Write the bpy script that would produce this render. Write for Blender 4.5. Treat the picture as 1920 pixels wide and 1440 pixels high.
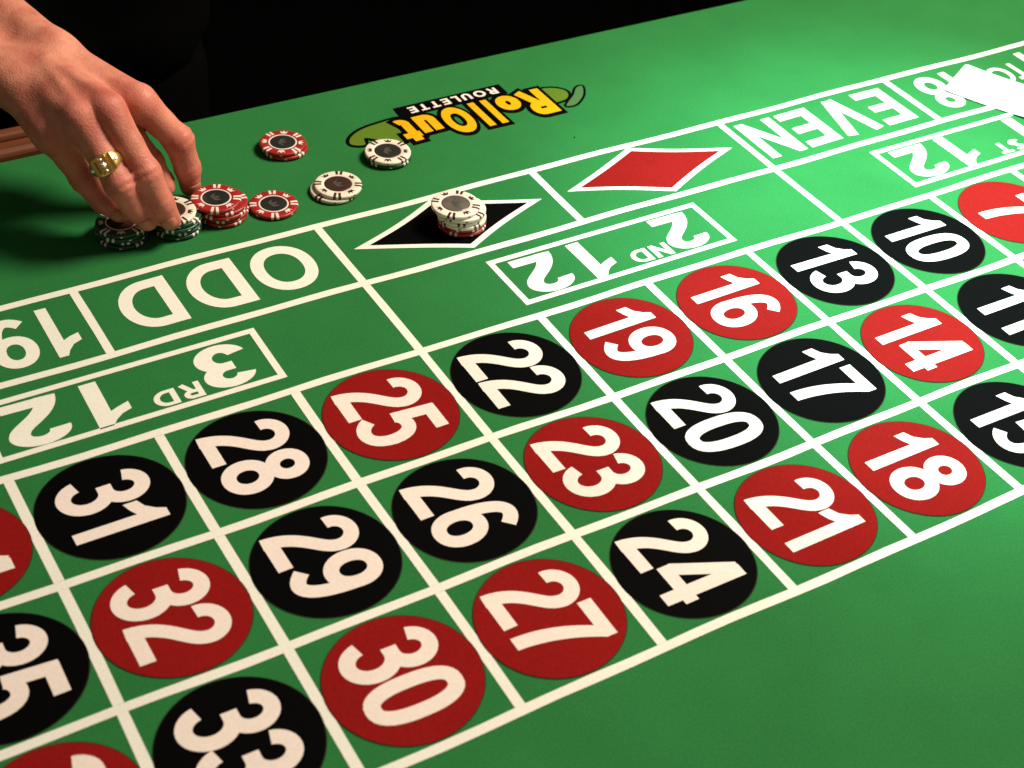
import bpy, bmesh, math, random
import numpy as np
from mathutils import Vector, Matrix

random.seed(4)
S = 0.1                       # one layout cell is 0.1 m; plan coordinates (u along, v across, z up) are in cells
scene = bpy.context.scene
for o in list(bpy.data.objects):
    bpy.data.objects.remove(o)

# ------------------------------------------------------------------ camera
cam_data = bpy.data.cameras.new('camera')
cam = bpy.data.objects.new('camera', cam_data)
scene.collection.objects.link(cam)
cam_data.sensor_width = 36.0
cam_data.lens = 2864.9 / 1920 * 36.0
cam_data.clip_start = 0.05
cam_data.clip_end = 60
right = Vector((-0.85710222, 0.50964756, 0.07506761))
down = Vector((0.28092534, 0.5845616, -0.76116272))
fwd = Vector((-0.43180637, -0.63130587, -0.64420196))
m = Matrix((right, -down, -fwd)).transposed().to_4x4()
m.translation = Vector((12.29226506, 7.48638332, 7.02471377)) * S
cam.matrix_world = m
scene.camera = cam
cam_data.dof.use_dof = True
cam_data.dof.focus_distance = 1.18
cam_data.dof.aperture_fstop = 10

# ------------------------------------------------------------------ world, lamps, exposure
world = bpy.data.worlds.new('World')
scene.world = world
world.use_nodes = True
bg = world.node_tree.nodes['Background']
bg.inputs[0].default_value = (1.0, 0.86, 0.68, 1)
bg.inputs[1].default_value = 0.10


def lamp(name, kind, loc, target, power, color, **kw):
    d = bpy.data.lights.new(name, kind)
    d.energy = power
    d.color = color
    for k, v in kw.items():
        setattr(d, k, v)
    o = bpy.data.objects.new(name, d)
    scene.collection.objects.link(o)
    o.location = Vector(loc) * S
    o.rotation_euler = (Vector(target) - Vector(loc)).to_track_quat('-Z', 'Y').to_euler()
    return o


lamp('warm_room_lamp', 'AREA', (-3.0, 0.4, 14.0), (7, -1.0, 0), 50, (1.0, 0.89, 0.72), shape='DISK', size=0.62)
lamp('cool_spot_lamp', 'SPOT', (1.0, -2.5, 14.0), (3.3, 0.5, 0), 240, (0.52, 1.0, 1.0), spot_size=math.radians(31), spot_blend=1.0, shadow_soft_size=0.10)

scene.view_settings.view_transform = 'Standard'
scene.view_settings.look = 'None'
scene.view_settings.exposure = 0.0
scene.view_settings.gamma = 1.0
scene.view_settings.use_curve_mapping = False
scene.render.engine = 'CYCLES'
scene.render.resolution_x = 1024
scene.render.resolution_y = 768

# ------------------------------------------------------------------ helpers
col = scene.collection


def mesh_obj(name, verts, faces, mat, parent=None, smooth=False, loc=None):
    me = bpy.data.meshes.new(name)
    me.from_pydata([tuple(v) for v in verts], [], faces)
    me.update()
    if smooth:
        me.polygons.foreach_set('use_smooth', [True] * len(me.polygons))
    if mat:
        me.materials.append(mat)
    o = bpy.data.objects.new(name, me)
    col.objects.link(o)
    if parent:
        o.parent = parent
    if loc:
        o.location = loc
    return o


def share(name, me, parent, loc=(0, 0, 0), rz=0.0):
    o = bpy.data.objects.new(name, me)
    col.objects.link(o)
    o.parent = parent
    o.location = loc
    o.rotation_euler = (0, 0, rz)
    return o


def empty(name, loc=(0, 0, 0), rz=0.0):
    o = bpy.data.objects.new(name, None)
    o.empty_display_size = 0.02
    col.objects.link(o)
    o.location = loc
    o.rotation_euler = (0, 0, rz)
    return o


def tag(o, label, cat=None, group=None):
    o['label'] = label
    if cat:
        o['category'] = cat
    if group:
        o['group'] = group
    return o


def box_bm(bm, x0, x1, y0, y1, z0, z1):
    v = [bm.verts.new((x, y, z)) for z in (z0, z1) for y in (y0, y1) for x in (x0, x1)]
    for f in ((0, 2, 3, 1), (4, 5, 7, 6), (0, 1, 5, 4), (2, 6, 7, 3), (0, 4, 6, 2), (1, 3, 7, 5)):
        bm.faces.new([v[i] for i in f])


def bm_obj(name, bm, mat, parent=None, smooth=False):
    bmesh.ops.recalc_face_normals(bm, faces=bm.faces)
    me = bpy.data.meshes.new(name)
    bm.to_mesh(me)
    bm.free()
    if smooth:
        me.polygons.foreach_set('use_smooth', [True] * len(me.polygons))
    me.materials.append(mat)
    o = bpy.data.objects.new(name, me)
    col.objects.link(o)
    if parent:
        o.parent = parent
    return o


# ------------------------------------------------------------------ materials
def new_mat(name):
    mt = bpy.data.materials.new(name)
    mt.use_nodes = True
    nt = mt.node_tree
    return mt, nt, nt.nodes['Principled BSDF']


def printed(name, rgb, rough=0.78, var=0.10, spec=0.025, grain=1.0, blotch=None):
    """flat colour on woven table cloth: mottling, faint weave, soft gloss"""
    mt, nt, b = new_mat(name)
    L = nt.links.new
    geo = nt.nodes.new('ShaderNodeNewGeometry')
    n1 = nt.nodes.new('ShaderNodeTexNoise')
    n1.inputs['Scale'].default_value = 14
    n1.inputs['Detail'].default_value = 5
    n1.inputs['Roughness'].default_value = 0.6
    L(geo.outputs['Position'], n1.inputs['Vector'])
    n2 = nt.nodes.new('ShaderNodeTexNoise')
    n2.inputs['Scale'].default_value = 700
    n2.inputs['Detail'].default_value = 2
    L(geo.outputs['Position'], n2.inputs['Vector'])
    mix = nt.nodes.new('ShaderNodeMath')
    mix.operation = 'MULTIPLY_ADD'
    mix.inputs[1].default_value = 0.9
    L(n2.outputs['Fac'], mix.inputs[0])
    half = nt.nodes.new('ShaderNodeMath')
    half.operation = 'MULTIPLY'
    half.inputs[1].default_value = 0.5
    L(n1.outputs['Fac'], half.inputs[0])
    L(half.outputs[0], mix.inputs[2])
    ramp = nt.nodes.new('ShaderNodeMapRange')
    ramp.inputs[1].default_value = 0.45
    ramp.inputs[2].default_value = 0.95
    ramp.inputs[3].default_value = 1 - var
    ramp.inputs[4].default_value = 1 + var
    L(mix.outputs[0], ramp.inputs[0])
    mul = nt.nodes.new('ShaderNodeVectorMath')
    mul.operation = 'SCALE'
    mul.inputs[0].default_value = rgb
    L(ramp.outputs[0], mul.inputs['Scale'])
    L(mul.outputs[0], b.inputs['Base Color'])
    b.inputs['Roughness'].default_value = rough
    b.inputs['Specular IOR Level'].default_value = spec
    # weave
    w1 = nt.nodes.new('ShaderNodeTexWave')
    w1.inputs['Scale'].default_value = 420
    w1.inputs['Distortion'].default_value = 1.5
    w2 = nt.nodes.new('ShaderNodeTexWave')
    w2.bands_direction = 'Y'
    w2.inputs['Scale'].default_value = 420
    w2.inputs['Distortion'].default_value = 1.5
    L(geo.outputs['Position'], w1.inputs['Vector'])
    L(geo.outputs['Position'], w2.inputs['Vector'])
    ad = nt.nodes.new('ShaderNodeMath')
    L(w1.outputs['Fac'], ad.inputs[0])
    L(w2.outputs['Fac'], ad.inputs[1])
    ad2 = nt.nodes.new('ShaderNodeMath')
    L(ad.outputs[0], ad2.inputs[0])
    L(n2.outputs['Fac'], ad2.inputs[1])
    bump = nt.nodes.new('ShaderNodeBump')
    bump.inputs['Strength'].default_value = 0.12 * grain
    bump.inputs['Distance'].default_value = 0.0004
    L(ad2.outputs[0], bump.inputs['Height'])
    bump2 = nt.nodes.new('ShaderNodeBump')      # cloth never lies perfectly flat
    bump2.inputs['Strength'].default_value = 0.18
    bump2.inputs['Distance'].default_value = 0.002
    n3 = nt.nodes.new('ShaderNodeTexNoise')
    n3.inputs['Scale'].default_value = 9
    n3.inputs['Detail'].default_value = 2
    L(geo.outputs['Position'], n3.inputs['Vector'])
    L(n3.outputs['Fac'], bump2.inputs['Height'])
    L(bump2.outputs['Normal'], bump.inputs['Normal'])
    L(bump.outputs['Normal'], b.inputs['Normal'])
    return mt


M = {}
M['felt'] = printed('green_felt', (0.026, 0.172, 0.046), var=0.17)
M['line'] = printed('white_line_print', (0.86, 0.83, 0.75), var=0.07)
M['numeral'] = printed('white_numeral_print', (0.86, 0.74, 0.68), var=0.07)
M['red'] = printed('red_print', (0.25, 0.0085, 0.0075), var=0.16)
M['black'] = printed('black_print', (0.0008, 0.0007, 0.0008), var=0.2, spec=0.04)
M['trap'] = printed('dark_print_edge', (0.022, 0.030, 0.014), var=0.1)
M['yellow'] = printed('yellow_print', (0.75, 0.40, 0.008), var=0.06)
M['leaf'] = printed('leaf_green_print', (0.105, 0.185, 0.018), var=0.08)
M['leaf_dark'] = printed('grey_green_print', (0.07, 0.17, 0.06), var=0.08)


def plain(name, rgb, rough=0.5, spec=0.5, bump=0.0, scale=300, var=0.0, metallic=0.0, vscale=60):
    mt, nt, b = new_mat(name)
    L = nt.links.new
    b.inputs['Roughness'].default_value = rough
    b.inputs['Specular IOR Level'].default_value = spec
    b.inputs['Metallic'].default_value = metallic
    geo = nt.nodes.new('ShaderNodeTexCoord')
    n = nt.nodes.new('ShaderNodeTexNoise')
    n.inputs['Scale'].default_value = vscale
    n.inputs['Detail'].default_value = 4
    L(geo.outputs['Object'], n.inputs['Vector'])
    r = nt.nodes.new('ShaderNodeMapRange')
    r.inputs[1].default_value = 0.3
    r.inputs[2].default_value = 0.7
    r.inputs[3].default_value = 1 - var
    r.inputs[4].default_value = 1 + var
    L(n.outputs['Fac'], r.inputs[0])
    s = nt.nodes.new('ShaderNodeVectorMath')
    s.operation = 'SCALE'
    s.inputs[0].default_value = rgb
    L(r.outputs[0], s.inputs['Scale'])
    L(s.outputs[0], b.inputs['Base Color'])
    if bump:
        n2 = nt.nodes.new('ShaderNodeTexNoise')
        n2.inputs['Scale'].default_value = scale
        L(geo.outputs['Object'], n2.inputs['Vector'])
        bp = nt.nodes.new('ShaderNodeBump')
        bp.inputs['Strength'].default_value = bump
        bp.inputs['Distance'].default_value = 0.001
        L(n2.outputs['Fac'], bp.inputs['Height'])
        L(bp.outputs['Normal'], b.inputs['Normal'])
    return mt


M['chip_red'] = plain('red_clay', (0.34, 0.016, 0.014), 0.38, 0.5, 0.12, 900, 0.10)
M['chip_white'] = plain('ivory_clay', (0.84, 0.76, 0.64), 0.38, 0.5, 0.12, 900, 0.05)
M['chip_green'] = plain('green_clay', (0.008, 0.055, 0.028), 0.38, 0.5, 0.12, 900, 0.10)
M['mark_white'] = plain('white_chip_mark', (0.84, 0.74, 0.68), 0.4, 0.5, 0, 1, 0.05)
M['mark_dark'] = plain('maroon_chip_mark', (0.055, 0.012, 0.012), 0.4, 0.5, 0, 1, 0.1)
M['inlay_dark'] = plain('dark_glossy_sticker', (0.020, 0.022, 0.018), 0.30, 0.5, 0.03, 200, 0.2)
M['inlay_brown'] = plain('brown_glossy_sticker', (0.050, 0.022, 0.016), 0.30, 0.5, 0.03, 200, 0.2)
M['inlay_foil'] = plain('painted_glare_sticker', (0.17, 0.145, 0.115), 0.28, 0.8, 0.06, 160, 0.25, 0.35, 120)  # lamp reflection on a glossy dark inlay, painted in as a lighter grey
M['gold'] = plain('gold', (0.90, 0.62, 0.20), 0.34, 0.5, 0.05, 400, 0.08, 1.0)
M['stone'] = plain('clear_stone', (0.9, 0.88, 0.84), 0.05, 1.0)
M['cloth_black'] = plain('black_cloth', (0.001, 0.001, 0.001), 0.9, 0.03, 0.3, 500, 0.2)
M['floor'] = plain('dark_carpet', (0.0012, 0.001, 0.001), 0.95, 0.03, 0.3, 60, 0.3)
M['paper'] = plain('white_paper', (0.88, 0.88, 0.86), 0.6, 0.3, 0.05, 200, 0.02)
M['crown_line'] = M['mark_dark']


def wood(name, rgb):
    mt, nt, b = new_mat(name)
    L = nt.links.new
    tc = nt.nodes.new('ShaderNodeTexCoord')
    mp = nt.nodes.new('ShaderNodeMapping')
    mp.inputs['Scale'].default_value = (2, 40, 40)
    L(tc.outputs['Object'], mp.inputs['Vector'])
    n = nt.nodes.new('ShaderNodeTexNoise')
    n.inputs['Scale'].default_value = 4
    n.inputs['Detail'].default_value = 6
    L(mp.outputs[0], n.inputs['Vector'])
    r = nt.nodes.new('ShaderNodeValToRGB')
    r.color_ramp.elements[0].position = 0.3
    r.color_ramp.elements[1].position = 0.75
    r.color_ramp.elements[0].color = (rgb[0] * 0.55, rgb[1] * 0.5, rgb[2] * 0.5, 1)
    r.color_ramp.elements[1].color = (*rgb, 1)
    L(n.outputs['Fac'], r.inputs[0])
    L(r.outputs[0], b.inputs['Base Color'])
    b.inputs['Roughness'].default_value = 0.42
    return mt


M['wood'] = wood('varnished_wood', (0.20, 0.062, 0.024))


def skin_mat():
    mt, nt, b = new_mat('skin')
    L = nt.links.new
    tc = nt.nodes.new('ShaderNodeTexCoord')
    n = nt.nodes.new('ShaderNodeTexNoise')
    n.inputs['Scale'].default_value = 45
    n.inputs['Detail'].default_value = 5
    L(tc.outputs['Object'], n.inputs['Vector'])
    r = nt.nodes.new('ShaderNodeValToRGB')
    e = r.color_ramp.elements
    e[0].position = 0.32
    e[0].color = (0.49, 0.145, 0.100, 1)
    e[1].position = 0.70
    e[1].color = (0.76, 0.305, 0.205, 1)
    L(n.outputs['Fac'], r.inputs[0])
    at = nt.nodes.new('ShaderNodeAttribute')
    at.attribute_name = 'flush'
    mx = nt.nodes.new('ShaderNodeMix')
    mx.data_type = 'RGBA'
    mx.inputs[7].default_value = (0.57, 0.130, 0.100, 1)
    L(at.outputs['Fac'], mx.inputs[0])
    L(r.outputs[0], mx.inputs[6])
    L(mx.outputs[2], b.inputs['Base Color'])
    b.inputs['Roughness'].default_value = 0.50
    b.inputs['Specular IOR Level'].default_value = 0.35
    b.inputs['Subsurface Weight'].default_value = 0.25
    b.inputs['Subsurface Radius'].default_value = (1.0, 0.35, 0.2)
    b.inputs['Subsurface Scale'].default_value = 0.004
    v = nt.nodes.new('ShaderNodeTexVoronoi')
    v.inputs['Scale'].default_value = 650
    L(tc.outputs['Object'], v.inputs['Vector'])
    n2 = nt.nodes.new('ShaderNodeTexNoise')
    n2.inputs['Scale'].default_value = 160
    n2.inputs['Detail'].default_value = 4
    L(tc.outputs['Object'], n2.inputs['Vector'])
    ad = nt.nodes.new('ShaderNodeMath')
    ad.operation = 'MULTIPLY_ADD'
    ad.inputs[1].default_value = 2.0
    L(n2.outputs['Fac'], ad.inputs[0])
    L(v.outputs['Distance'], ad.inputs[2])
    bp = nt.nodes.new('ShaderNodeBump')
    bp.inputs['Strength'].default_value = 0.30
    bp.inputs['Distance'].default_value = 0.0007
    L(ad.outputs[0], bp.inputs['Height'])
    L(bp.outputs['Normal'], b.inputs['Normal'])
    return mt


M['skin'] = skin_mat()
M['nail'] = plain('fingernail', (0.52, 0.185, 0.115), 0.40, 0.35)

# ------------------------------------------------------------------ the setting: dark floor
floor = mesh_obj('floor', [(-6, -6, -0.92), (6, -6, -0.92), (6, 6, -0.92), (-6, 6, -0.92)], [(0, 1, 2, 3)], M['floor'])
floor['kind'] = 'structure'

# ------------------------------------------------------------------ the table
R_, A_, B_ = 1.0344286, 0.9088261, 1.7517306       # cell depth, dozen band, outside band
V0 = -3.68
table = empty('roulette_table', (0.7, 0.1, -0.92))
tag(table, 'green felt roulette table printed with white lines, red and black number spots', 'table')
TO = -Vector(table.location)


def on_table(o, parent=None):
    """parent a mesh that was built in scene coordinates"""
    o.parent = parent or table
    if parent is None:
        o.location = TO
    return o


# felt cloth over a padded board
bm = bmesh.new()
box_bm(bm, -2.6 * S, 14.2 * S, V0 * S, 6.2 * S, -0.025, 0.0)
bmesh.ops.bevel(bm, geom=[e for e in bm.edges if abs(e.verts[0].co.z) < 1e-6 and abs(e.verts[1].co.z) < 1e-6], offset=0.003, segments=3, affect='EDGES')
felt = on_table(bm_obj('felt', bm, M['felt']))
bm = bmesh.new()
box_bm(bm, -2.5 * S, 14.1 * S, (V0 + 0.1) * S, 6.1 * S, -0.10, -0.0252)
on_table(bm_obj('apron', bm, M['wood']))
for x in (-1.9, 13.5):
    for y in (-3.0, 5.5):
        bm = bmesh.new()
        box_bm(bm, (x - .4) * S, (x + .4) * S, (y - .4) * S, (y + .4) * S, -0.92, -0.1002)
        bmesh.ops.bevel(bm, geom=bm.edges[:], offset=0.006, segments=2, affect='EDGES')
        on_table(bm_obj('leg', bm, M['wood']))


def rail(name, u0, u1, prof):
    """moulding: a profile in (v, z) swept along u"""
    vs, fs = [], []
    n = len(prof)
    for u in (u0, u1):
        vs += [(u * S, v * S, z * S) for v, z in prof]
    for i in range(n):
        j = (i + 1) % n
        fs.append((i, j, n + j, n + i))
    fs.append(tuple(range(n))[::-1])
    fs.append(tuple(range(n, 2 * n)))
    o = mesh_obj(name, vs, fs, M['wood'])
    bv = o.modifiers.new('bevel', 'BEVEL')
    bv.width = 0.0015
    bv.segments = 2
    return on_table(o)


rail('inner_rail', 8.95, 14.2, [(-3.683, -0.9), (-3.683, 0.02), (-3.695, 0.05), (-3.73, 0.07), (-3.83, 0.075), (-3.85, 0.06), (-3.86, 0.02), (-3.86, -0.9)])
rail('outer_rail', 8.95, 14.2, [(-3.895, -0.9), (-3.895, 0.05), (-3.905, 0.085), (-3.93, 0.10), (-3.99, 0.10), (-4.03, 0.07), (-4.04, 0.0), (-4.04, -0.9)])

# ---- flat print
Z_LINE, Z_TRAP, Z_DISC, Z_NUM = 0.00025, 0.00025, 0.00045, 0.00065


def poly_bm(bm, pts, z):
    try:
        f = bm.faces.new([bm.verts.new((x * S, y * S, z)) for x, y in pts])
    except ValueError:
        return
    f.normal_update()
    if f.normal.z < 0:
        f.normal_flip()


def up_faces(bm):
    for f in bm.faces:
        f.normal_update()
        if f.normal.z < 0:
            f.normal_flip()


def flat_obj(name, bm, mat, parent=None):
    up_faces(bm)
    for v in bm.verts:                       # the cloth is stretched a little unevenly, and the print with it
        x, y = v.co.x / S, v.co.y / S
        v.co.x += S * (0.006 * math.sin(2.1 * y + 0.7 * x) + 0.004 * math.sin(4.3 * x + 1.1 * y))
        v.co.y += S * (0.007 * math.sin(1.9 * x + 0.4 * y + 1.0) + 0.004 * math.sin(4.9 * x - 2.3 * y))
    me = bpy.data.meshes.new(name)
    bm.to_mesh(me)
    bm.free()
    me.materials.append(mat)
    o = bpy.data.objects.new(name, me)
    col.objects.link(o)
    return on_table(o, parent)


def line(u0, v0, u1, v1, w, name='printed_line', z=Z_LINE):
    """one printed line with slightly uneven ink edges"""
    d = Vector((u1 - u0, v1 - v0))
    L_ = d.length
    d.normalize()
    nrm = Vector((-d.y, d.x))
    n = max(2, int(L_ / 0.25))
    bm = bmesh.new()
    row = []
    for i in range(n + 1):
        p = Vector((u0, v0)) + d * (L_ * i / n)
        ww = w / 2 + random.uniform(-0.0015, 0.0015)
        row.append([bm.verts.new(((p.x + nrm.x * s * ww) * S, (p.y + nrm.y * s * ww) * S, z)) for s in (-1, 1)])
    for a, b in zip(row, row[1:]):
        bm.faces.new((a[0], b[0], b[1], a[1]))
    return flat_obj(name, bm, M['line'])


LW = 0.066
h = LW / 2
# long lines (along u) run through; the cross lines butt against them
for v, u0 in ((-B_, 0), (-A_, 0), (0, 0), (R_, 0), (2 * R_, 0), (3 * R_, 0)):
    line(-h, v, 12 + h, v, LW)
for u in range(13):
    for k in range(3):
        line(u, k * R_ + h, u, (k + 1) * R_ - h, LW)
for u in (0, 4, 8, 12):
    line(u, -A_ + h, u, -h, LW)
for u in (0, 2, 4, 6, 8, 10, 12):
    line(u, -B_ + h, u, -A_ - h, LW)


def frame(u0, u1, v0, v1, w):
    bm = bmesh.new()
    o = [(u0, v0), (u1, v0), (u1, v1), (u0, v1)]
    i = [(u0 + w, v0 + w), (u1 - w, v0 + w), (u1 - w, v1 - w), (u0 + w, v1 - w)]
    vo = [bm.verts.new((x * S, y * S, Z_LINE)) for x, y in o]
    vi = [bm.verts.new((x * S, y * S, Z_LINE)) for x, y in i]
    for a in range(4):
        b = (a + 1) % 4
        bm.faces.new((vo[a], vo[b], vi[b], vi[a]))
    return flat_obj('dozen_frame', bm, M['line'])


for c in (2, 6, 10):
    frame(c - 1.02, c + 1.02, -0.765, -0.150, 0.052)

# ---- stroke lettering: glyphs one unit tall, centre lines with a stroke width
T = 0.160


def arc(cx, cy, rx, ry, a0, a1, n=18):
    return [(cx + rx * math.cos(math.radians(a0 + (a1 - a0) * i / n)), cy + ry * math.sin(math.radians(a0 + (a1 - a0) * i / n))) for i in range(n + 1)]


def bez(p0, p1, p2, p3, n=14):
    r = []
    for i in range(n + 1):
        t = i / n
        s = 1 - t
        r.append(tuple(s ** 3 * a + 3 * s * s * t * b + 3 * s * t * t * c + t ** 3 * d for a, b, c, d in zip(p0, p1, p2, p3)))
    return r


def ring(cx, cy, rx, ry, n=36, p=2.3):
    r = []
    for i in range(n):
        a = 2 * math.pi * i / n
        c, s = math.cos(a), math.sin(a)
        r.append((cx + rx * math.copysign(abs(c) ** (2 / p), c), cy + ry * math.copysign(abs(s) ** (2 / p), s)))
    return ('ring', r)


def glyph(ch, t=T):
    e = t / 2
    if ch in '0':
        return 0.52, [ring(0.26, 0.5, 0.26 - e, 0.5 - e, p=2.5)]
    if ch == '1':
        k = t / T
        s = 0.345 - 0.15 * k
        return 0.345, [('poly', [(s, 0), (0.345, 0), (0.345, 1), (s + 0.035, 1), (s - 0.01, 0.905), (s - 0.085, 0.815), (0, 0.765), (0, 0.765 - 0.15 * k), (s * 0.6, 0.655), (s, 0.70)])]
    if ch == '2':
        return 0.51, [arc(0.255, 0.735, 0.175, 0.265 - e, 188, -18, 20) + bez((0.4228, 0.68), (0.385, 0.50), (e + 0.01, 0.40), (e, 0.0))[1:], [(0.05, e), (0.50, e)]]
    if ch == '3':
        return 0.50, [arc(0.24, (1 - e + 0.53) / 2, 0.165, (1 - e - 0.53) / 2, 170, -90, 22), [(0.15, 0.53), (0.245, 0.53)], arc(0.235, (e + 0.53) / 2, 0.265 - e, (0.53 - e) / 2, 90, -168, 24)]
    if ch == '4':
        return 0.54, [[(0.395, 0), (0.395, 1.0)], [(0, 0.26), (0.54, 0.26)], [(0.36, 0.965), (0.065, 0.30)]]
    if ch == '5':
        return 0.50, [[(0.07, 1 - e), (0.46, 1 - e)], [(0.135, 0.99), (0.10, 0.47)], bez((0.105, 0.50), (0.16, 0.62), (0.40, 0.66), (0.42, 0.34), 12) + bez((0.42, 0.34), (0.42, 0.03), (0.16, 0.0), (0.05, 0.20), 12)[1:]]
    if ch == '6':
        return 0.52, [ring(0.26, 0.31, 0.26 - e, 0.31 - e, p=2.1), bez((0.083, 0.33), (0.085, 0.80), (0.22, 1.05), (0.44, 0.80), 18)]
    if ch == '7':
        return 0.50, [('poly', [(0, 1), (0.50, 1)] + bez((0.50, 1 - 0.75 * t), (0.36, 0.62), (0.27, 0.32), (0.25, 0)) + bez((0.25 - t, 0), (0.10, 0.32), (0.19, 0.60), (0.32, 1 - t)) + [(0, 1 - t)])]
    if ch == '8':
        return 0.52, [ring(0.26, 0.755, 0.235 - e, 0.245 - e, p=2.05), ring(0.26, 0.285, 0.26 - e, 0.285 - e, p=2.05)]
    if ch == '9':
        w, st = glyph('6', t)
        return w, [(s[0], [(w - x, 1 - y) for x, y in s[1]]) if isinstance(s, tuple) else [(w - x, 1 - y) for x, y in s] for s in st]
    if ch == 'O':
        return 0.86, [ring(0.43, 0.5, 0.43 - e, 0.5 - e, p=2.15)]
    if ch == 'D':
        return 0.74, [[(e, 0), (e, 1)], [(e, e), (0.30, e)] + arc(0.32, 0.5, 0.42 - e, 0.5 - e, -88, 88, 22) + [(0.30, 1 - e), (e, 1 - e)]]
    if ch == 'E':
        return 0.56, [[(e, 0), (e, 1)], [(e, e), (0.56, e)], [(e, 0.51), (0.52, 0.51)], [(e, 1 - e), (0.56, 1 - e)]]
    if ch == 'V':
        return 0.70, [[(0.09, 1), (0.34, 0.0)], [(0.61, 1), (0.36, 0.0)]]
    if ch == 'N':
        return 0.72, [[(e, 0), (e, 1)], [(0.72 - e, 0), (0.72 - e, 1)], [(e + .01, 0.94), (0.72 - e - .01, 0.06)]]
    if ch == 'R':
        return 0.66, [[(e, 0), (e, 1)], [(e, 1 - e), (0.36, 1 - e)] + arc(0.38, 0.73, 0.25 - e, 0.27 - e, 88, -88, 16) + [(e, 0.46 + e)], [(0.36, 0.5), (0.58, 0)]]
    if ch == 'S':
        return 0.58, [arc(0.29, 0.745, 0.27 - e, 0.255 - e, 25, 265, 18) + arc(0.29, 0.265, 0.28 - e, 0.265 - e, 82, -160, 18)]
    if ch == 'T':
        return 0.60, [[(0.30, 0), (0.30, 1 - e)], [(0, 1 - e), (0.60, 1 - e)]]
    if ch == 'L':
        return 0.50, [[(e, 0), (e, 1)], [(e, e), (0.50, e)]]
    if ch == 'U':
        return 0.68, [[(e, 1), (e, 0.38)] + arc(0.34, 0.36, 0.34 - e, 0.36 - e, 182, 358, 18) + [(0.68 - e, 0.38), (0.68 - e, 1)]]
    if ch == 'l':
        return t, [[(e, 0), (e, 1)]]
    if ch == 'o':
        return 0.52, [ring(0.26, 0.30, 0.26 - e, 0.30 - e, p=2.1)]
    if ch == 'u':
        return 0.46, [[(e, 0.66), (e, 0.25)] + arc(0.23, 0.24, 0.23 - e, 0.24 - e, 182, 358, 14) + [(0.46 - e, 0.25), (0.46 - e, 0.66)], [(0.46 - e, 0), (0.46 - e, 0.3)]]
    if ch == 't':
        return 0.38, [[(0.15, 0.9), (0.15, 0.22)] + arc(0.26, 0.2, 0.11, 0.2 - e, 185, 300, 8), [(0, 0.66), (0.38, 0.66)]]
    return 0.3, []


def strip(pts, t, closed=False):
    n = len(pts)
    L_, R2 = [], []
    for i in range(n):
        if closed:
            a, b, c = Vector(pts[i - 1]), Vector(pts[i]), Vector(pts[(i + 1) % n])
        else:
            a, b, c = Vector(pts[max(i - 1, 0)]), Vector(pts[i]), Vector(pts[min(i + 1, n - 1)])
        d1 = (b - a) if (b - a).length > 1e-9 else (c - b)
        d2 = (c - b) if (c - b).length > 1e-9 else (b - a)
        n1 = Vector((-d1.y, d1.x)).normalized()
        n2 = Vector((-d2.y, d2.x)).normalized()
        nn = (n1 + n2)
        nn = nn.normalized() if nn.length > 1e-6 else n1
        k = 1 / max(0.5, nn.dot(n1))
        L_.append(b + nn * (t / 2 * k))
        R2.append(b - nn * (t / 2 * k))
    qs = []
    for i in range(n if closed else n - 1):
        j = (i + 1) % n
        qs.append((R2[i], R2[j], L_[j], L_[i]))
    return qs


def add_glyph(bm, ch, place, t=T, grow=0.0, z=0.0, zs=0.000012):
    w, strokes = glyph(ch, t)
    for si, s in enumerate(strokes):
        zz = z + si * zs
        if isinstance(s, tuple) and s[0] == 'poly':
            pts = [Vector(p) for p in s[1]]
            if grow:
                c = sum(pts, Vector((0, 0))) / len(pts)
                pts = [p + (p - c).normalized() * grow for p in pts]
            poly_bm(bm, [place(p) for p in pts], zz)
            continue
        closed = isinstance(s, tuple)
        pts = list(s[1]) if closed else list(s)
        if grow and not closed:
            a, b = Vector(pts[0]), Vector(pts[1])
            pts[0] = tuple(a + (a - b).normalized() * grow)
            a, b = Vector(pts[-1]), Vector(pts[-2])
            pts[-1] = tuple(a + (a - b).normalized() * grow)
        for q in strip(pts, t + 2 * grow, closed):
            poly_bm(bm, [place(p) for p in q], zz)


def text(name, s, org, xdir, ydir, height, mat, gap=0.06, t=T, z=Z_NUM, xs=1.0, center=None, parent=None):
    """lettering laid flat on the felt, one mesh for each word"""
    ws = [glyph(c, t)[0] for c in s]
    total = (sum(ws) + gap * (len(s) - 1)) * height * xs
    o = Vector(org)
    X, Y = Vector(xdir), Vector(ydir)
    x = -total / 2 if center else 0.0
    bm = bmesh.new()
    for c, w in zip(s, ws):
        x0 = x
        add_glyph(bm, c, lambda p: tuple(o + X * (x0 + p[0] * height * xs) + Y * (p[1] * height)), t, z=z)
        x += (w + gap) * height * xs
    return flat_obj(name, bm, mat, parent)


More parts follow.
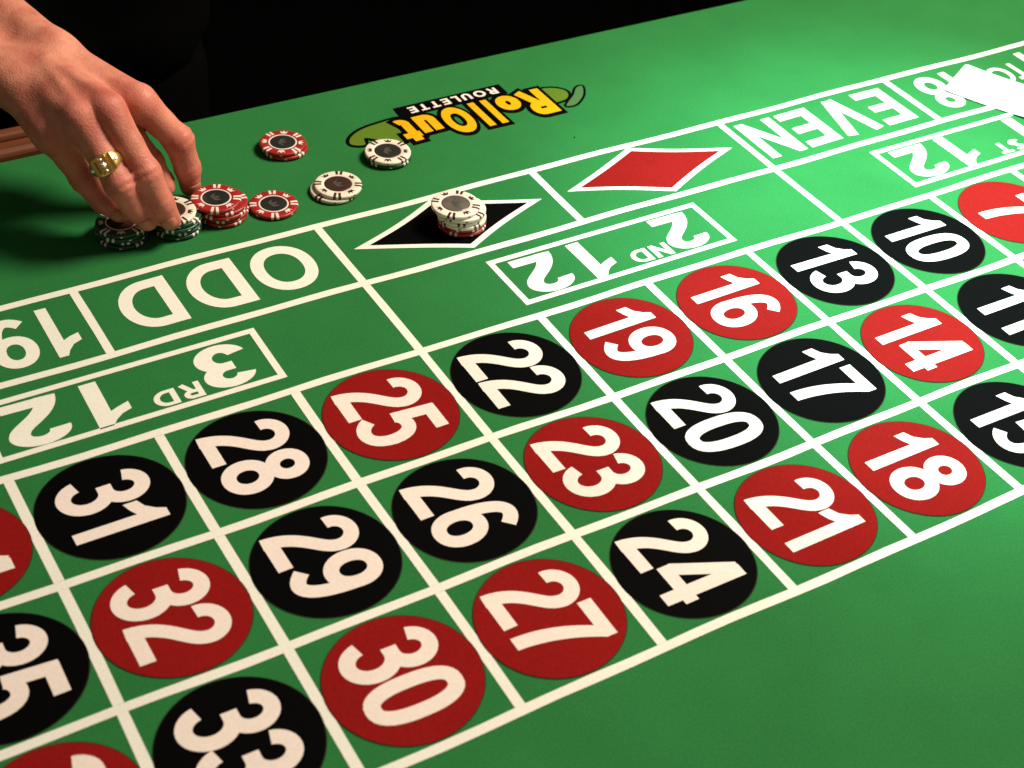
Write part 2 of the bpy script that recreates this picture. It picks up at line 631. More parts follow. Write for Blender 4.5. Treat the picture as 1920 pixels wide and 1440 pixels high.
REDS = {1, 3, 5, 7, 9, 12, 14, 16, 18, 19, 21, 23, 25, 27, 30, 32, 34, 36}
DR = 0.468
for num in range(1, 37):
    cu = (num - 1) // 3 + 0.5
    cv = ((num - 1) % 3 + 0.5) * R_
    if cu < 1 and cv > 0:
        pass
    isred = num in REDS
    pts = [(DR * math.cos(2 * math.pi * i / 72), DR * math.sin(2 * math.pi * i / 72)) for i in range(72)]
    bm = bmesh.new()
    poly_bm(bm, [(cu + x, cv + y) for x, y in pts], Z_DISC)
    disc = flat_obj('number_spot', bm, M['red'] if isred else M['black'])
    disc['label'] = '%s round spot printed with a white %d' % ('red' if isred else 'black', num)
    bm = bmesh.new()
    k1, k2 = (DR + 0.007) / DR, (DR - 0.006) / DR
    vo = [bm.verts.new(((cu + x * k1) * S, (cv + y * k1) * S, Z_TRAP)) for x, y in pts]
    vi = [bm.verts.new(((cu + x * k2) * S, (cv + y * k2) * S, Z_TRAP)) for x, y in pts]
    for a in range(72):
        b = (a + 1) % 72
        bm.faces.new((vo[a], vo[b], vi[b], vi[a]))
    flat_obj('spot_edge', bm, M['trap'], disc)
    text('numeral', str(num), (cu + 0.305, cv - 0.02), (0, 1), (-1, 0), 0.61, M['numeral'], gap=0.10 if str(num)[0] == '1' else 0.015, center=True, parent=disc)

# outside bets, read from the far side
XU, YV = (1, 0), (0, 1)
Tn = 0.175
text('lettering', 'O', (8.215, -1.640), XU, YV, 0.585, M['line'], t=Tn, z=Z_LINE)
text('lettering', 'D', (8.800, -1.640), XU, YV, 0.585, M['line'], t=Tn, z=Z_LINE)
text('lettering', 'D', (9.335, -1.640), XU, YV, 0.585, M['line'], t=Tn, z=Z_LINE)
text('lettering', '19', (10.130, -1.625), XU, YV, 0.59, M['line'], t=0.155, gap=0.16, z=Z_LINE)
text('lettering', 'TO', (10.86, -1.50), XU, YV, 0.30, M['line'], z=Z_LINE)
text('lettering', '36', (11.26, -1.625), XU, YV, 0.59, M['line'], gap=0.08, z=Z_LINE)
text('lettering', 'E', (2.16, -1.640), XU, YV, 0.585, M['line'], t=Tn, z=Z_LINE, xs=1.1)
text('lettering', 'V', (2.585, -1.640), XU, YV, 0.585, M['line'], t=Tn, z=Z_LINE, xs=1.06)
text('lettering', 'E', (3.085, -1.640), XU, YV, 0.585, M['line'], t=Tn, z=Z_LINE, xs=1.1)
text('lettering', 'N', (3.50, -1.640), XU, YV, 0.585, M['line'], t=Tn, z=Z_LINE, xs=0.95)
text('lettering', '1', (0.16, -1.625), XU, YV, 0.59, M['line'], z=Z_LINE)
text('lettering', 'TO', (0.48, -1.50), XU, YV, 0.30, M['line'], z=Z_LINE)
text('lettering', '18', (1.20, -1.625), XU, YV, 0.59, M['line'], t=0.155, gap=0.14, z=Z_LINE)
for c, first, suf in ((10, '3', 'RD'), (6, '2', 'ND'), (2, '1', 'ST')):
    x0 = c - 0.845 + (0.06 if first == '1' else 0)
    text('lettering', first, (x0, -0.690), XU, YV, 0.47, M['line'], z=Z_LINE, t=0.185, xs=1.55 if first != '1' else 1.5)
    text('lettering', suf, (c - 0.44, -0.385), XU, YV, 0.165, M['line'], z=Z_LINE, t=0.19, gap=0.14, xs=1.38)
    text('lettering', '1', (c + 0.066, -0.690), XU, YV, 0.49, M['line'], z=Z_LINE, t=0.175, xs=1.50)
    text('lettering', '2', (c + 0.480, -0.690), XU, YV, 0.475, M['line'], z=Z_LINE, t=0.185, xs=1.62)


# diamonds
def diamond(cu, cv, a, b, mat, name):
    def ring_pts(k):
        # slightly hollow sides as printed
        out = []
        c = [(a * k, 0), (0, b * k), (-a * k, 0), (0, -b * k)]
        for i in range(4):
            p, q = Vector(c[i]), Vector(c[(i + 1) % 4])
            for j in range(8):
                t = j / 8
                pt = p.lerp(q, t)
                pt *= 1 - 0.05 * math.sin(math.pi * t)
                out.append((cu + pt.x, cv + pt.y))
        return out
    bm = bmesh.new()
    o, i = ring_pts(1.0), ring_pts(0.835)
    vo = [bm.verts.new((x * S, y * S, Z_LINE)) for x, y in o]
    vi = [bm.verts.new((x * S, y * S, Z_LINE)) for x, y in i]
    n = len(o)
    for k in range(n):
        bm.faces.new((vo[k], vo[(k + 1) % n], vi[(k + 1) % n], vi[k]))
    d = bmesh.new()
    poly_bm(d, ring_pts(0.845), Z_DISC)
    do = flat_obj(name, d, mat)
    flat_obj('diamond_border', bm, M['line'], do)
    do['label'] = ('red' if mat is M['red'] else 'black') + ' diamond with a white border'


diamond(5.01, -1.345, 0.870, 0.375, M['red'], 'printed_diamond')
diamond(7.00, -1.345, 0.870, 0.375, M['black'], 'printed_diamond')

# ---- the logo: yellow letters with a heavy black outline, black banner, two leaves
logo_z = 0.0003


def closed_shape(name, pts, mat, z, grow=0.0, parent=None):
    n = len(pts)
    sm = []
    for i in range(n):                       # Catmull-Rom through the corners
        p0, p1, p2, p3 = (Vector(pts[(i + k) % n]) for k in (-1, 0, 1, 2))
        for j in range(6):
            t = j / 6
            sm.append(0.5 * ((2 * p1) + (p2 - p0) * t + (2 * p0 - 5 * p1 + 4 * p2 - p3) * t * t + (3 * p1 - p0 - 3 * p2 + p3) * t ** 3))
    if grow:
        area = sum(a.x * b.y - b.x * a.y for a, b in zip(sm, sm[1:] + sm[:1]))
        sgn = 1 if area > 0 else -1
        out = []
        for i, p in enumerate(sm):
            d = sm[(i + 1) % len(sm)] - sm[i - 1]
            out.append(p + Vector((d.y, -d.x)).normalized() * grow * sgn)
        sm = out
    bm = bmesh.new()
    poly_bm(bm, [tuple(p) for p in sm], z)
    bmesh.ops.triangulate(bm, faces=bm.faces)
    return flat_obj(name, bm, mat, parent)


banner = bmesh.new()
poly_bm(banner, [(5.50, -3.145), (6.610, -3.145), (6.625, -2.970), (5.50, -2.970)], logo_z + 0.00010)
banner = flat_obj('logo_banner', banner, M['black'])
banner['label'] = 'black strip of the printed logo with white ROULETTE'
text('logo_lettering', 'ROULETTE', (5.575, -3.100), XU, YV, 0.105, M['numeral'], gap=0.24, t=0.2, z=Z_NUM + 0.0002, xs=1.31, parent=banner)
leafL = [(6.62, -2.965), (6.88, -2.965), (7.05, -2.925), (7.17, -2.85), (7.215, -2.765), (7.17, -2.715), (7.10, -2.705), (7.055, -2.80), (6.93, -2.70), (6.78, -2.60), (6.66, -2.72)]
lf = closed_shape('logo_leaf', leafL, M['leaf'], logo_z + 0.00006)
closed_shape('leaf_outline', leafL, M['black'], logo_z, 0.032, lf)
leafR = [(5.26, -2.66), (5.10, -2.655), (5.02, -2.70), (4.99, -2.79), (5.06, -2.88), (5.20, -2.92), (5.32, -2.88), (5.34, -2.76)]
lf = closed_shape('logo_leaf', leafR, M['leaf'], logo_z + 0.00006)
closed_shape('leaf_outline', leafR, M['black'], logo_z, 0.030, lf)
stemR = [(5.125, -2.555), (5.055, -2.540), (4.97, -2.585), (4.87, -2.68), (4.80, -2.81), (4.87, -2.80), (4.96, -2.70), (5.06, -2.62)]
lf = closed_shape('logo_leaf', stemR, M['leaf_dark'], logo_z + 0.00009)
closed_shape('leaf_outline', stemR, M['black'], logo_z + 0.00003, 0.024, lf)
LB = -2.935
for ch, u, hgt, xs, t, dv in (('R', 5.215, 0.440, 0.86, 0.23, 0), ('o', 5.485, 0.425, 1.02, 0.21, 0), ('l', 5.762, 0.42, 0.85, 0.19, 0), ('l', 5.893, 0.42, 0.85, 0.19, 0),
                              ('O', 6.035, 0.445, 0.68, 0.24, -0.01), ('u', 6.348, 0.43, 0.98, 0.20, 0), ('t', 6.572, 0.42, 1.0, 0.20, -0.01)):
    def place(p, u=u, hgt=hgt, xs=xs, dv=dv):
        return (u + p[0] * hgt * xs, LB + dv + p[1] * hgt)
    bm = bmesh.new()
    add_glyph(bm, ch, place, t, z=Z_NUM + 0.0002, zs=0.00003)
    lo = flat_obj('logo_letter', bm, M['yellow'])
    bm = bmesh.new()
    add_glyph(bm, ch, place, t, grow=0.105, z=logo_z + 0.00015, zs=0.00002)
    flat_obj('letter_outline', bm, M['black'], lo)
# one speck of lint
bm = bmesh.new()
bmesh.ops.create_icosphere(bm, subdivisions=1, radius=0.0007)
lint = bm_obj('lint_speck', bm, M['cloth_black'])
lint.location = (5.355 * S, -2.06 * S, 0.0006)
tag(lint, 'tiny dark speck of lint on the green felt between logo and diamonds', 'speck')

# ------------------------------------------------------------------ gaming chips
CR, CH = 0.0197, 0.0033


def lathe(prof, n=56):
    vs, fs = [], []
    for k in range(n):
        a = 2 * math.pi * k / n
        vs += [(r * math.cos(a), r * math.sin(a), z) for r, z in prof]
    m_ = len(prof)
    for k in range(n):
        for i in range(m_ - 1):
            fs.append((k * m_ + i, ((k + 1) % n) * m_ + i, ((k + 1) % n) * m_ + i + 1, k * m_ + i + 1))
    return vs, fs


def make_mesh(name, vs, fs, mat, smooth=True):
    me = bpy.data.meshes.new(name)
    me.from_pydata(vs, [], fs)
    bm = bmesh.new()
    bm.from_mesh(me)
    bmesh.ops.remove_doubles(bm, verts=bm.verts, dist=1e-6)
    bmesh.ops.recalc_face_normals(bm, faces=bm.faces)
    bm.to_mesh(me)
    bm.free()
    if smooth:
        me.polygons.foreach_set('use_smooth', [True] * len(me.polygons))
        me.set_sharp_from_angle(angle=math.radians(50))
    me.materials.append(mat)
    return me


BODY = [(0.0, 0.00015), (0.0120, 0.00015), (0.0123, 0.00002), (0.0186, 0.00002), (0.0193, 0.00030), (CR, 0.0009), (CR, CH - 0.0009), (0.0193, CH - 0.0003), (0.0186, CH), (0.0123, CH), (0.0120, CH - 0.00018), (0.0, CH - 0.00018)]
bv, bf = lathe(BODY)
CM = {}
for kd in ('red', 'white', 'green'):
    CM['body', kd] = make_mesh('chip_body', bv, bf, M['chip_' + kd])
P = 0.00006
STR = [(0.0137, CH), (0.0186, CH), (0.0193, CH - 0.0003), (CR, CH - 0.0009), (CR, 0.0009), (0.0193, 0.0003)]


def stripe(mat):
    vs, fs = [], []
    hw = 0.00105
    for i, (r, z) in enumerate(STR):
        up = P if i < 2 else P * 0.7 if i == 2 else 0
        out = 0 if i < 2 else P
        for s in (-1, 1):
            y = s * hw
            x = math.sqrt((r + out) ** 2 - y * y)
            vs.append((x, y, z + up))
    for i in range(len(STR) - 1):
        fs.append((2 * i, 2 * i + 2, 2 * i + 3, 2 * i + 1))
    return make_mesh('edge_stripe', vs, fs, mat)


def crown(mat):
    pts = [(0.0135, -0.0022), (0.0135, 0.0022), (0.0175, 0.0034), (0.0155, 0.0014), (0.0180, 0.0), (0.0155, -0.0014), (0.0175, -0.0034)]
    vs = [(x, y, CH + P) for x, y in pts]
    fs = [(0, 5, 6), (0, 1, 3, 5), (1, 2, 3), (3, 4, 5)]
    return make_mesh('crown_mark', vs, fs, mat, False)


def dash(mat):
    vs = []
    for z in (0.0011, CH - 0.0011):
        for a in (-0.055, 0.055):
            vs.append(((CR + P) * math.cos(a), (CR + P) * math.sin(a), z))
    return make_mesh('edge_mark', vs, [(0, 1, 3, 2)], mat)


for kd, mk in (('red', 'mark_white'), ('green', 'mark_white'), ('white', 'mark_dark')):
    CM['stripe', kd] = stripe(M[mk])
    CM['crown', kd] = crown(M[mk])
    CM['dash', kd] = dash(M[mk])
dv_, df_ = lathe([(0.0, CH + 0.00004), (0.0102, CH + 0.00004), (0.0108, CH - 0.00004), (0.0109, CH - 0.00017)])
for k_ in ('dark', 'brown', 'foil'):
    CM['inlay', k_] = make_mesh('inlay', dv_, df_, M['inlay_' + k_])
M['inlay_print'] = plain('grey_sticker_print', (0.075, 0.070, 0.062), 0.35, 0.5, 0, 1, 0.3, 0.0, 400)
_cv = [(-0.0030, -0.0036, 0), (-0.0030, 0.0036, 0), (0.0026, 0.0056, 0), (-0.0002, 0.0022, 0), (0.0040, 0.0, 0), (-0.0002, -0.0022, 0), (0.0026, -0.0056, 0)]
CM['print'] = make_mesh('inlay_print', [(x, y, CH + 0.00009) for x, y, z in _cv], [(0, 5, 6), (0, 1, 3, 5), (1, 2, 3), (3, 4, 5)], M['inlay_print'], False)
rv_, rf_ = lathe([(0.0108, CH - 0.00010), (0.0110, CH + 0.00006), (0.0119, CH + 0.00006), (0.0121, CH - 0.00010)])
CM['ring', 'red'] = CM['ring', 'green'] = make_mesh('inlay_ring', rv_, rf_, M['mark_white'])
CM['ring', 'white'] = make_mesh('inlay_ring', *lathe([(0.0108, CH - 0.00010), (0.0110, CH + 0.00006), (0.0113, CH + 0.00006), (0.0115, CH - 0.00010)]), M['mark_dark'])


def chip(kd, u, v, level, rz, label, group=None, top=True, inlay='dark', tilt=None):
    c = empty('gaming_chip', (u * S, v * S, 0.0008 + level * (CH + 0.00012)), rz)
    if tilt:
        c.rotation_euler = (tilt[0], tilt[1], rz)
        c.location.z += tilt[2]
    tag(c, label, 'chip', group)
    share('chip_body', CM['body', kd], c)
    if top:
        il = share('inlay', CM['inlay', inlay], c)
        share('inlay_ring', CM['ring', kd], il)
        share('inlay_print', CM['print'], il, (0, 0, 0), 2.2)
    gapa = math.radians(6.4)
    for q in range(4):
        a = q * math.pi / 2
        for s in (-1, 1):
            share('edge_stripe', CM['stripe', kd], c, (0, 0, 0), a + s * gapa)
        if top:
            share('crown_mark', CM['crown', kd], c, (0, 0, 0), a + math.pi / 4)
        share('edge_mark', CM['dash', kd], c, (0, 0, 0), a + math.pi / 4)
    return c


def ang(deg):
    return math.radians(deg)


ORD = ['first', 'second', 'third', 'fourth', 'fifth', 'sixth', 'seventh']
# two red chips below the logo
chip('red', 7.762, -2.905, 0, ang(24), 'red chip under another red chip, away from the stacks beside the logo', 'red pair behind', False)
chip('red', 7.775, -2.915, 1, ang(17), 'red chip with dark centre lying on one red chip, between hand and logo', 'red pair behind')
# one red chip alone
chip('red', 8.205, -2.137, 0, ang(70), 'single flat red chip lying alone beside the red stack')
# two ivory chips
chip('white', 7.665, -2.140, 0, ang(22), 'ivory chip mostly covered by another ivory chip on plain felt', 'ivory pair', False)
chip('white', 7.628, -2.141, 1, ang(62), 'ivory chip with brown centre lying on another ivory chip', 'ivory pair', True, 'brown')
# ivory on green, touching the logo
chip('green', 7.018, -2.428, 0, ang(25), 'dark green chip hidden under the ivory chip on the logo leaf', 'chips at the logo', False)
chip('white', 7.021, -2.431, 1, ang(18), 'ivory chip with black centre covering the tip of the logo leaf', 'chips at the logo')
# stack on the black diamond
off = [(6.935, -1.290), (6.930, -1.300), (6.940, -1.285), (6.950, -1.295), (6.945, -1.290), (6.990, -1.312)]
for i, (u, v) in enumerate(off):
    kd = 'red' if i < 2 else 'white'
    chip(kd, u, v, i, ang([40, 95, 10, 63, 28, 50][i]),
         ('maroon red chip, %s from the bottom of the stack on the black diamond' if i < 2 else 'ivory chip, %s from the bottom of the stack on the black diamond') % ORD[i] if i < 5 else 'ivory chip with glossy centre painted grey with reflected glare topping the stack on the black diamond',
         'chips stacked on the black diamond', i == 5, 'foil')
# red stack
off = [(8.615, -2.200), (8.605, -2.205), (8.620, -2.195), (8.610, -2.205), (8.661, -2.214)]
for i, (u, v) in enumerate(off):
    chip('red', u, v, i, ang([15, 60, 35, 84, 65][i]), 'red chip, %s from the bottom of the red stack' % ORD[i] if i < 4 else 'red chip with dark centre on top of the tall red stack', 'chips in the red stack', i == 4)
# green stack at the little finger
off = [(9.425, -2.240), (9.415, -2.255), (9.440, -2.245), (9.429, -2.248)]
for i, (u, v) in enumerate(off):
    chip('green', u, v, i, ang([20, 75, 48, 26][i]), 'dark green chip, %s from the bottom of the stack under the ring finger' % ORD[i] if i < 3 else 'dark green chip with brown centre topping the stack under the ring finger', 'green chips under the hand', i == 3, 'brown')
# green stack with an ivory chip, in the grip of the hand
off = [(9.000, -2.190), (8.995, -2.195), (9.010, -2.185), (8.998, -2.200), (9.045, -2.195)]
for i, (u, v) in enumerate(off):
    chip('green' if i < 4 else 'white', u, v, i, ang([25, 80, 55, 30, 12][i]), 'dark green chip, %s from the bottom of the stack the fingers grip' % ORD[i] if i < 4 else 'ivory chip on top of the green stack the fingers grip', 'chips gripped by the hand', i == 4, 'brown')


# ------------------------------------------------------------------ the dealer's hand
def sdf_mesh(fn, lo, hi, step):
    """naive surface nets over a signed distance function"""
    ax = [np.arange(l, h_ + step, step) for l, h_ in zip(lo, hi)]
    X, Y, Z = np.meshgrid(*ax, indexing='ij')
    pts = np.stack([X.ravel(), Y.ravel(), Z.ravel()], 1).astype(np.float32)
    D = np.concatenate([fn(c) for c in np.array_split(pts, max(1, len(pts) // 400000))]).reshape(X.shape)
    nx, ny, nz = (s - 1 for s in D.shape)
    ins = D < 0
    corners = [(i, j, k) for i in (0, 1) for j in (0, 1) for k in (0, 1)]
    cnt = sum(ins[i:i + nx, j:j + ny, k:k + nz].astype(np.int8) for i, j, k in corners)
    act = (cnt > 0) & (cnt < 8)
    idx = -np.ones(act.shape, np.int64)
    cells = np.argwhere(act)
    idx[act] = np.arange(len(cells))
    acc = np.zeros((len(cells), 3))
    num = np.zeros(len(cells))
    edges = [(a, b) for a in corners for b in corners if a < b and sum(abs(p - q) for p, q in zip(a, b)) == 1]
    for a, b in edges:
        da = D[cells[:, 0] + a[0], cells[:, 1] + a[1], cells[:, 2] + a[2]]
        db = D[cells[:, 0] + b[0], cells[:, 1] + b[1], cells[:, 2] + b[2]]
        cr = (da < 0) != (db < 0)
        t = np.where(cr, da / np.where(cr, da - db, 1), 0)
        p = np.array(a)[None] + (np.array(b) - np.array(a))[None] * t[:, None]
        acc[cr] += p[cr]
        num[cr] += 1
    vs = (cells + acc / num[:, None]) * step + np.array(lo)[None]
    fs = []
    for axis in range(3):
        sl0 = [slice(0, -1)] * 3
        sl1 = [slice(0, -1)] * 3
        sl1[axis] = slice(1, None)
        A0, A1 = ins[tuple(sl0)], ins[tuple(sl1)]
        e = np.argwhere(A0 != A1)
        o1, o2 = (axis + 1) % 3, (axis + 2) % 3
        e = e[(e[:, o1] > 0) & (e[:, o2] > 0)]
        flip = A0[e[:, 0], e[:, 1], e[:, 2]]
        d1 = np.zeros(3, int); d1[o1] = 1
        d2 = np.zeros(3, int); d2[o2] = 1
        q = [e - d1 - d2, e - d2, e, e - d1]
        q = np.stack([idx[c[:, 0], c[:, 1], c[:, 2]] for c in q], 1)
        q[~flip] = q[~flip][:, ::-1]
        fs.append(q[(q >= 0).all(1)])
    return vs, np.concatenate(fs)


def cone(p, a, b, ra, rb):
    a = np.asarray(a, np.float32)
    b = np.asarray(b, np.float32)
    d = b - a
    w = p - a
    t = np.clip(w @ d / (d @ d), 0, 1)
    return np.linalg.norm(w - t[:, None] * d, axis=1) - (ra + (rb - ra) * t)


def smin(a, b, k):
    hh = np.clip(0.5 + 0.5 * (b - a) / k, 0, 1)
    return b + (a - b) * hh - k * hh * (1 - hh)


# joints in cells: knuckle, middle joint, end joint, tip
#HAND#
F = {
    'index': [(9.088, -2.581, 0.930), (8.831, -2.512, 0.580), (8.773, -2.504, 0.310), (8.756, -2.521, 0.120)],
    'middle': [(9.398, -2.370, 1.050), (9.255, -2.087, 0.630), (9.172, -2.037, 0.370), (9.113, -2.023, 0.210)],
    'ring': [(9.609, -2.396, 1.000), (9.457, -2.077, 0.590), (9.369, -2.086, 0.370), (9.279, -2.067, 0.220)],
    'little': [(9.797, -2.555, 0.830), (9.630, -2.429, 0.480), (9.538, -2.308, 0.320), (9.436, -2.241, 0.220)],
}
#ENDHAND#
RAD = {'index': (0.138, 0.116, 0.104, 0.084), 'middle': (0.134, 0.116, 0.104, 0.085), 'ring': (0.130, 0.112, 0.100, 0.082), 'little': (0.118, 0.098, 0.088, 0.072)}
WRIST = np.array([(9.50, -3.30, 1.06), (9.86, -3.12, 0.98)])       # thumb side, little-finger side
ARM = np.array([(10.12, -4.6, 1.30)])
THUMB = [(9.279, -2.934, 0.800), (9.166, -2.658, 0.600), (9.049, -2.574, 0.400), (8.988, -2.457, 0.220)]
TR = (0.16, 0.115, 0.105, 0.084)


def finger(p, J, r):
    mid = np.asarray(J[0]) * 0.45 + np.asarray(J[1]) * 0.55
    d = cone(p, J[0], mid, r[0], r[1] * 0.97)
    d = smin(d, cone(p, mid, J[1], r[1] * 0.97, r[1]), 0.03)
    d = smin(d, cone(p, J[1], J[2], r[1], r[2]), 0.03)
    d = smin(d, cone(p, J[2], J[3], r[2], r[3]), 0.03)
    # fuller joints
    d = smin(d, np.linalg.norm(p - np.asarray(J[1], np.float32), axis=1) - (r[1] * 1.01), 0.04)
    return d


def hand_sdf(p):
    wr, wl = WRIST
    palm = None
    for i, nm in enumerate(('index', 'middle', 'ring', 'little')):
        k = np.array(F[nm][0])
        w = wr + (wl - wr) * (i / 3.0)
        c = cone(p, k + (w - k) * 0.06 - np.array((0, 0, 0.03)), w, RAD[nm][0] * 1.12, 0.165)
        palm = c if palm is None else smin(palm, c, 0.10)
    # palm body below the knuckles
    pk = (np.array(F['middle'][0]) + np.array(F['ring'][0])) / 2
    palm = smin(palm, cone(p, pk + np.array((0.05, -0.20, -0.20)), WRIST.mean(0) + np.array((0, 0, -0.06)), 0.19, 0.21), 0.12)
    # forearm
    arm = cone(p, WRIST[0], ARM[0] + np.array((-0.10, 0, 0)), 0.18, 0.26)
    arm = smin(arm, cone(p, WRIST[1], ARM[0] + np.array((0.13, 0, -.05)), 0.17, 0.26), 0.15)
    arm = smin(arm, np.linalg.norm(p - np.array((9.94, -3.20, 1.02), np.float32), axis=1) - 0.17, 0.1)
    palm = smin(palm, arm, 0.14)
    th = cone(p, THUMB[0], THUMB[1], TR[0], TR[1])
    th = smin(th, cone(p, THUMB[1], THUMB[2], TR[1], TR[2]), 0.04)
    th = smin(th, cone(p, THUMB[2], THUMB[3], TR[2], TR[3]), 0.03)
    th = smin(th, cone(p, WRIST[0] + np.array((0, 0.05, -0.05)), THUMB[0], 0.17, TR[0]), 0.1)
    fs = None
    for nm in ('index', 'middle', 'ring', 'little'):
        f = finger(p, F[nm], RAD[nm])
        fs = f if fs is None else smin(fs, f, 0.006)
    d = smin(palm, fs, 0.042)
    d = smin(d, th, 0.05)
    return d


def build_hand():
    lo, hi = (8.45, -4.9, -0.05), (10.75, -1.70, 1.85)
    vs, fs = sdf_mesh(hand_sdf, lo, hi, 0.0185)
    # relax
    for it in range(2):
        acc = np.zeros_like(vs)
        cn = np.zeros(len(vs))
        for a in range(4):
            b = (a + 1) % 4
            np.add.at(acc, fs[:, a], vs[fs[:, b]])
            np.add.at(cn, fs[:, a], 1)
            np.add.at(acc, fs[:, b], vs[fs[:, a]])
            np.add.at(cn, fs[:, b], 1)
        vs = vs * 0.5 + 0.5 * acc / cn[:, None]
    p = vs.astype(np.float32)
    e = 0.01
    g = np.stack([hand_sdf(p + np.eye(3, dtype=np.float32)[i] * e) - hand_sdf(p - np.eye(3, dtype=np.float32)[i] * e) for i in range(3)], 1)
    g /= np.linalg.norm(g, axis=1)[:, None] + 1e-9
    disp = np.zeros(len(vs))
    flush = np.zeros(len(vs))
    for nm in F:
        J = [np.array(j) for j in F[nm]]
        for ji, amp in ((1, 0.006), (2, 0.004)):
            ax = J[ji + 1] - J[ji - 1]
            ax /= np.linalg.norm(ax)
            w = vs - J[ji]
            s = w @ ax
            rad = np.linalg.norm(w, axis=1)
            seg = (J[ji + 1] - J[ji]) / np.linalg.norm(J[ji + 1] - J[ji]) - (J[ji] - J[ji - 1]) / np.linalg.norm(J[ji] - J[ji - 1])
            dor = -seg / (np.linalg.norm(seg) + 1e-6)
            cam_d = np.array((0.43, 0.63, 0.64))
            dor = dor + cam_d
            dor /= np.linalg.norm(dor)
            fac = np.exp(-(s / 0.075) ** 2) * np.clip(g @ dor * 1.5, 0, 1) * (rad < 0.22)
            side = np.linalg.norm(w - s[:, None] * ax, axis=1)
            disp -= amp * fac * (np.cos(s / 0.034 * math.pi + 1.5 * np.sin(6 * (w @ np.cross(ax, dor)))) > 0.2) * 0.9
            flush = np.maximum(flush, np.exp(-(rad / 0.17) ** 2) * 0.75)
        rad = np.linalg.norm(vs - J[3], axis=1)
        flush = np.maximum(flush, np.exp(-(rad / 0.18) ** 2) * 0.7)
        rad = np.linalg.norm(vs - J[0], axis=1)
        disp += 0.020 * np.exp(-(rad / 0.17) ** 2) * np.clip(g[:, 2] + 0.3 * g[:, 1], 0, 1)     # knuckle
        flush = np.maximum(flush, np.exp(-(rad / 0.19) ** 2) * 0.55)
        # tendon
        w = WRIST.mean(0) + (J[0] - WRIST.mean(0)) * 0.15
        dd = J[0] - w
        t = np.clip((vs - w) @ dd / (dd @ dd), 0, 1)
        dist = np.linalg.norm((vs - w - t[:, None] * dd)[:, :2], axis=1)
        disp += 0.016 * np.exp(-(dist / 0.045) ** 2) * np.clip(g[:, 2], 0, 1) * np.sin(np.pi * np.clip(t, 0, 1)) ** 0.5
    vs = vs + g * disp[:, None]
    return vs, fs, flush


person = empty('person', (9.6 * S, -6.0 * S, -0.92))
tag(person, 'person in black leaning over the table edge, right hand gripping chips', 'person')
PO = -Vector(person.location)
hv, hf, hflush = build_hand()
hand = mesh_obj('body', hv * S, hf.tolist(), M['skin'], person, True, PO)
hand['label'] = 'bare right hand and wrist with fingers closed on chips'
at = hand.data.attributes.new('flush', 'FLOAT', 'POINT')
at.data.foreach_set('value', hflush.astype(np.float32))


def nail(J, r, side):
    """curved plate on the back of the last finger bone"""
    a, b = Vector(J[2]), Vector(J[3])
    ax = (b - a).normalized()
    dor = Vector(side)
    dor = (dor - ax * dor.dot(ax)).normalized()
    bn = ax.cross(dor)
    vs, fs = [], []
    n, mm = 9, 8
    L0 = (b - a).length
    for i in range(n):
        t = i / (n - 1)
        wid = (0.62 + 0.2 * math.sin(math.pi * min(1, t * 0.75 + 0.15))) * (1 if 0.15 < t < 0.85 else 0.82)
        for j in range(mm):
            an = (j / (mm - 1) - 0.5) * 2 * wid
            rr = r * 1.01 + (0.004 if 0.05 < t < 0.99 and 0 < j < mm - 1 else -0.006)
            c = a + ax * (L0 * 0.60 + t * 0.085)
            vs.append((c + dor * math.cos(an) * rr + bn * math.sin(an) * rr) * S)
    for i in range(n - 1):
        for j in range(mm - 1):
            fs.append((i * mm + j, i * mm + j + 1, (i + 1) * mm + j + 1, (i + 1) * mm + j))
    return mesh_obj('fingernail', vs, fs, M['nail'], person, True, PO)


for nm in F:
    nail(F[nm], RAD[nm][2] * 0.35 + RAD[nm][3] * 0.65 + 0.003, (-0.1, 0.75, 0.2) if nm == 'index' else (0.42, 0.75, 0.30))
nail(THUMB, 0.096, (-0.6, -0.5, 0.3))


# black clothing: sleeve, torso, trousers
def cloth_sdf(p):
    d = cone(p, (10.06, -4.40, 1.27), (10.75, -5.7, 2.2), 0.40, 0.52)
    d = smin(d, cone(p, (10.75, -5.7, 2.2), (10.6, -6.6, 4.6), 0.55, 0.75), 0.2)
    t = cone(p, (9.5, -6.2, 0.0), (9.4, -6.7, 4.4), 1.15, 1.2)
    t = smin(t, cone(p, (8.3, -6.3, 0.0), (8.2, -6.7, 4.4), 1.15, 1.2), 0.4)
    d = smin(d, t, 0.3)
    d = smin(d, cone(p, (7.1, -6.6, 4.6), (6.8, -6.4, 2.0), 0.75, 0.55), 0.3)
    d = smin(d, cone(p, (6.8, -6.4, 2.0), (7.2, -5.3, 1.6), 0.52, 0.4), 0.2)
    s = np.sin(p[:, 2] * 9 + 2 * np.sin(p[:, 0] * 3)) * np.sin(p[:, 0] * 5 + p[:, 1] * 4)
    return d + 0.02 * s


cv_, cf_ = sdf_mesh(cloth_sdf, (5.4, -8.4, -1.4), (11.8, -3.9, 6.0), 0.095)
shirt = mesh_obj('shirt', cv_ * S, cf_.tolist(), M['cloth_black'], person, True, PO)


def trouser_sdf(p):
    d = cone(p, (9.5, -6.3, -0.9), (9.7, -6.3, -8.6), 1.0, 0.6)
    return smin(d, cone(p, (8.2, -6.3, -0.9), (8.0, -6.3, -8.6), 1.0, 0.6), 0.2)


tv_, tf_ = sdf_mesh(trouser_sdf, (6.8, -7.6, -9.4), (10.9, -5.0, 0.4), 0.14)
tv_[:, 2] = np.maximum(tv_[:, 2], -9.19)
mesh_obj('trousers', tv_ * S, tf_.tolist(), M['cloth_black'], person, True, PO)

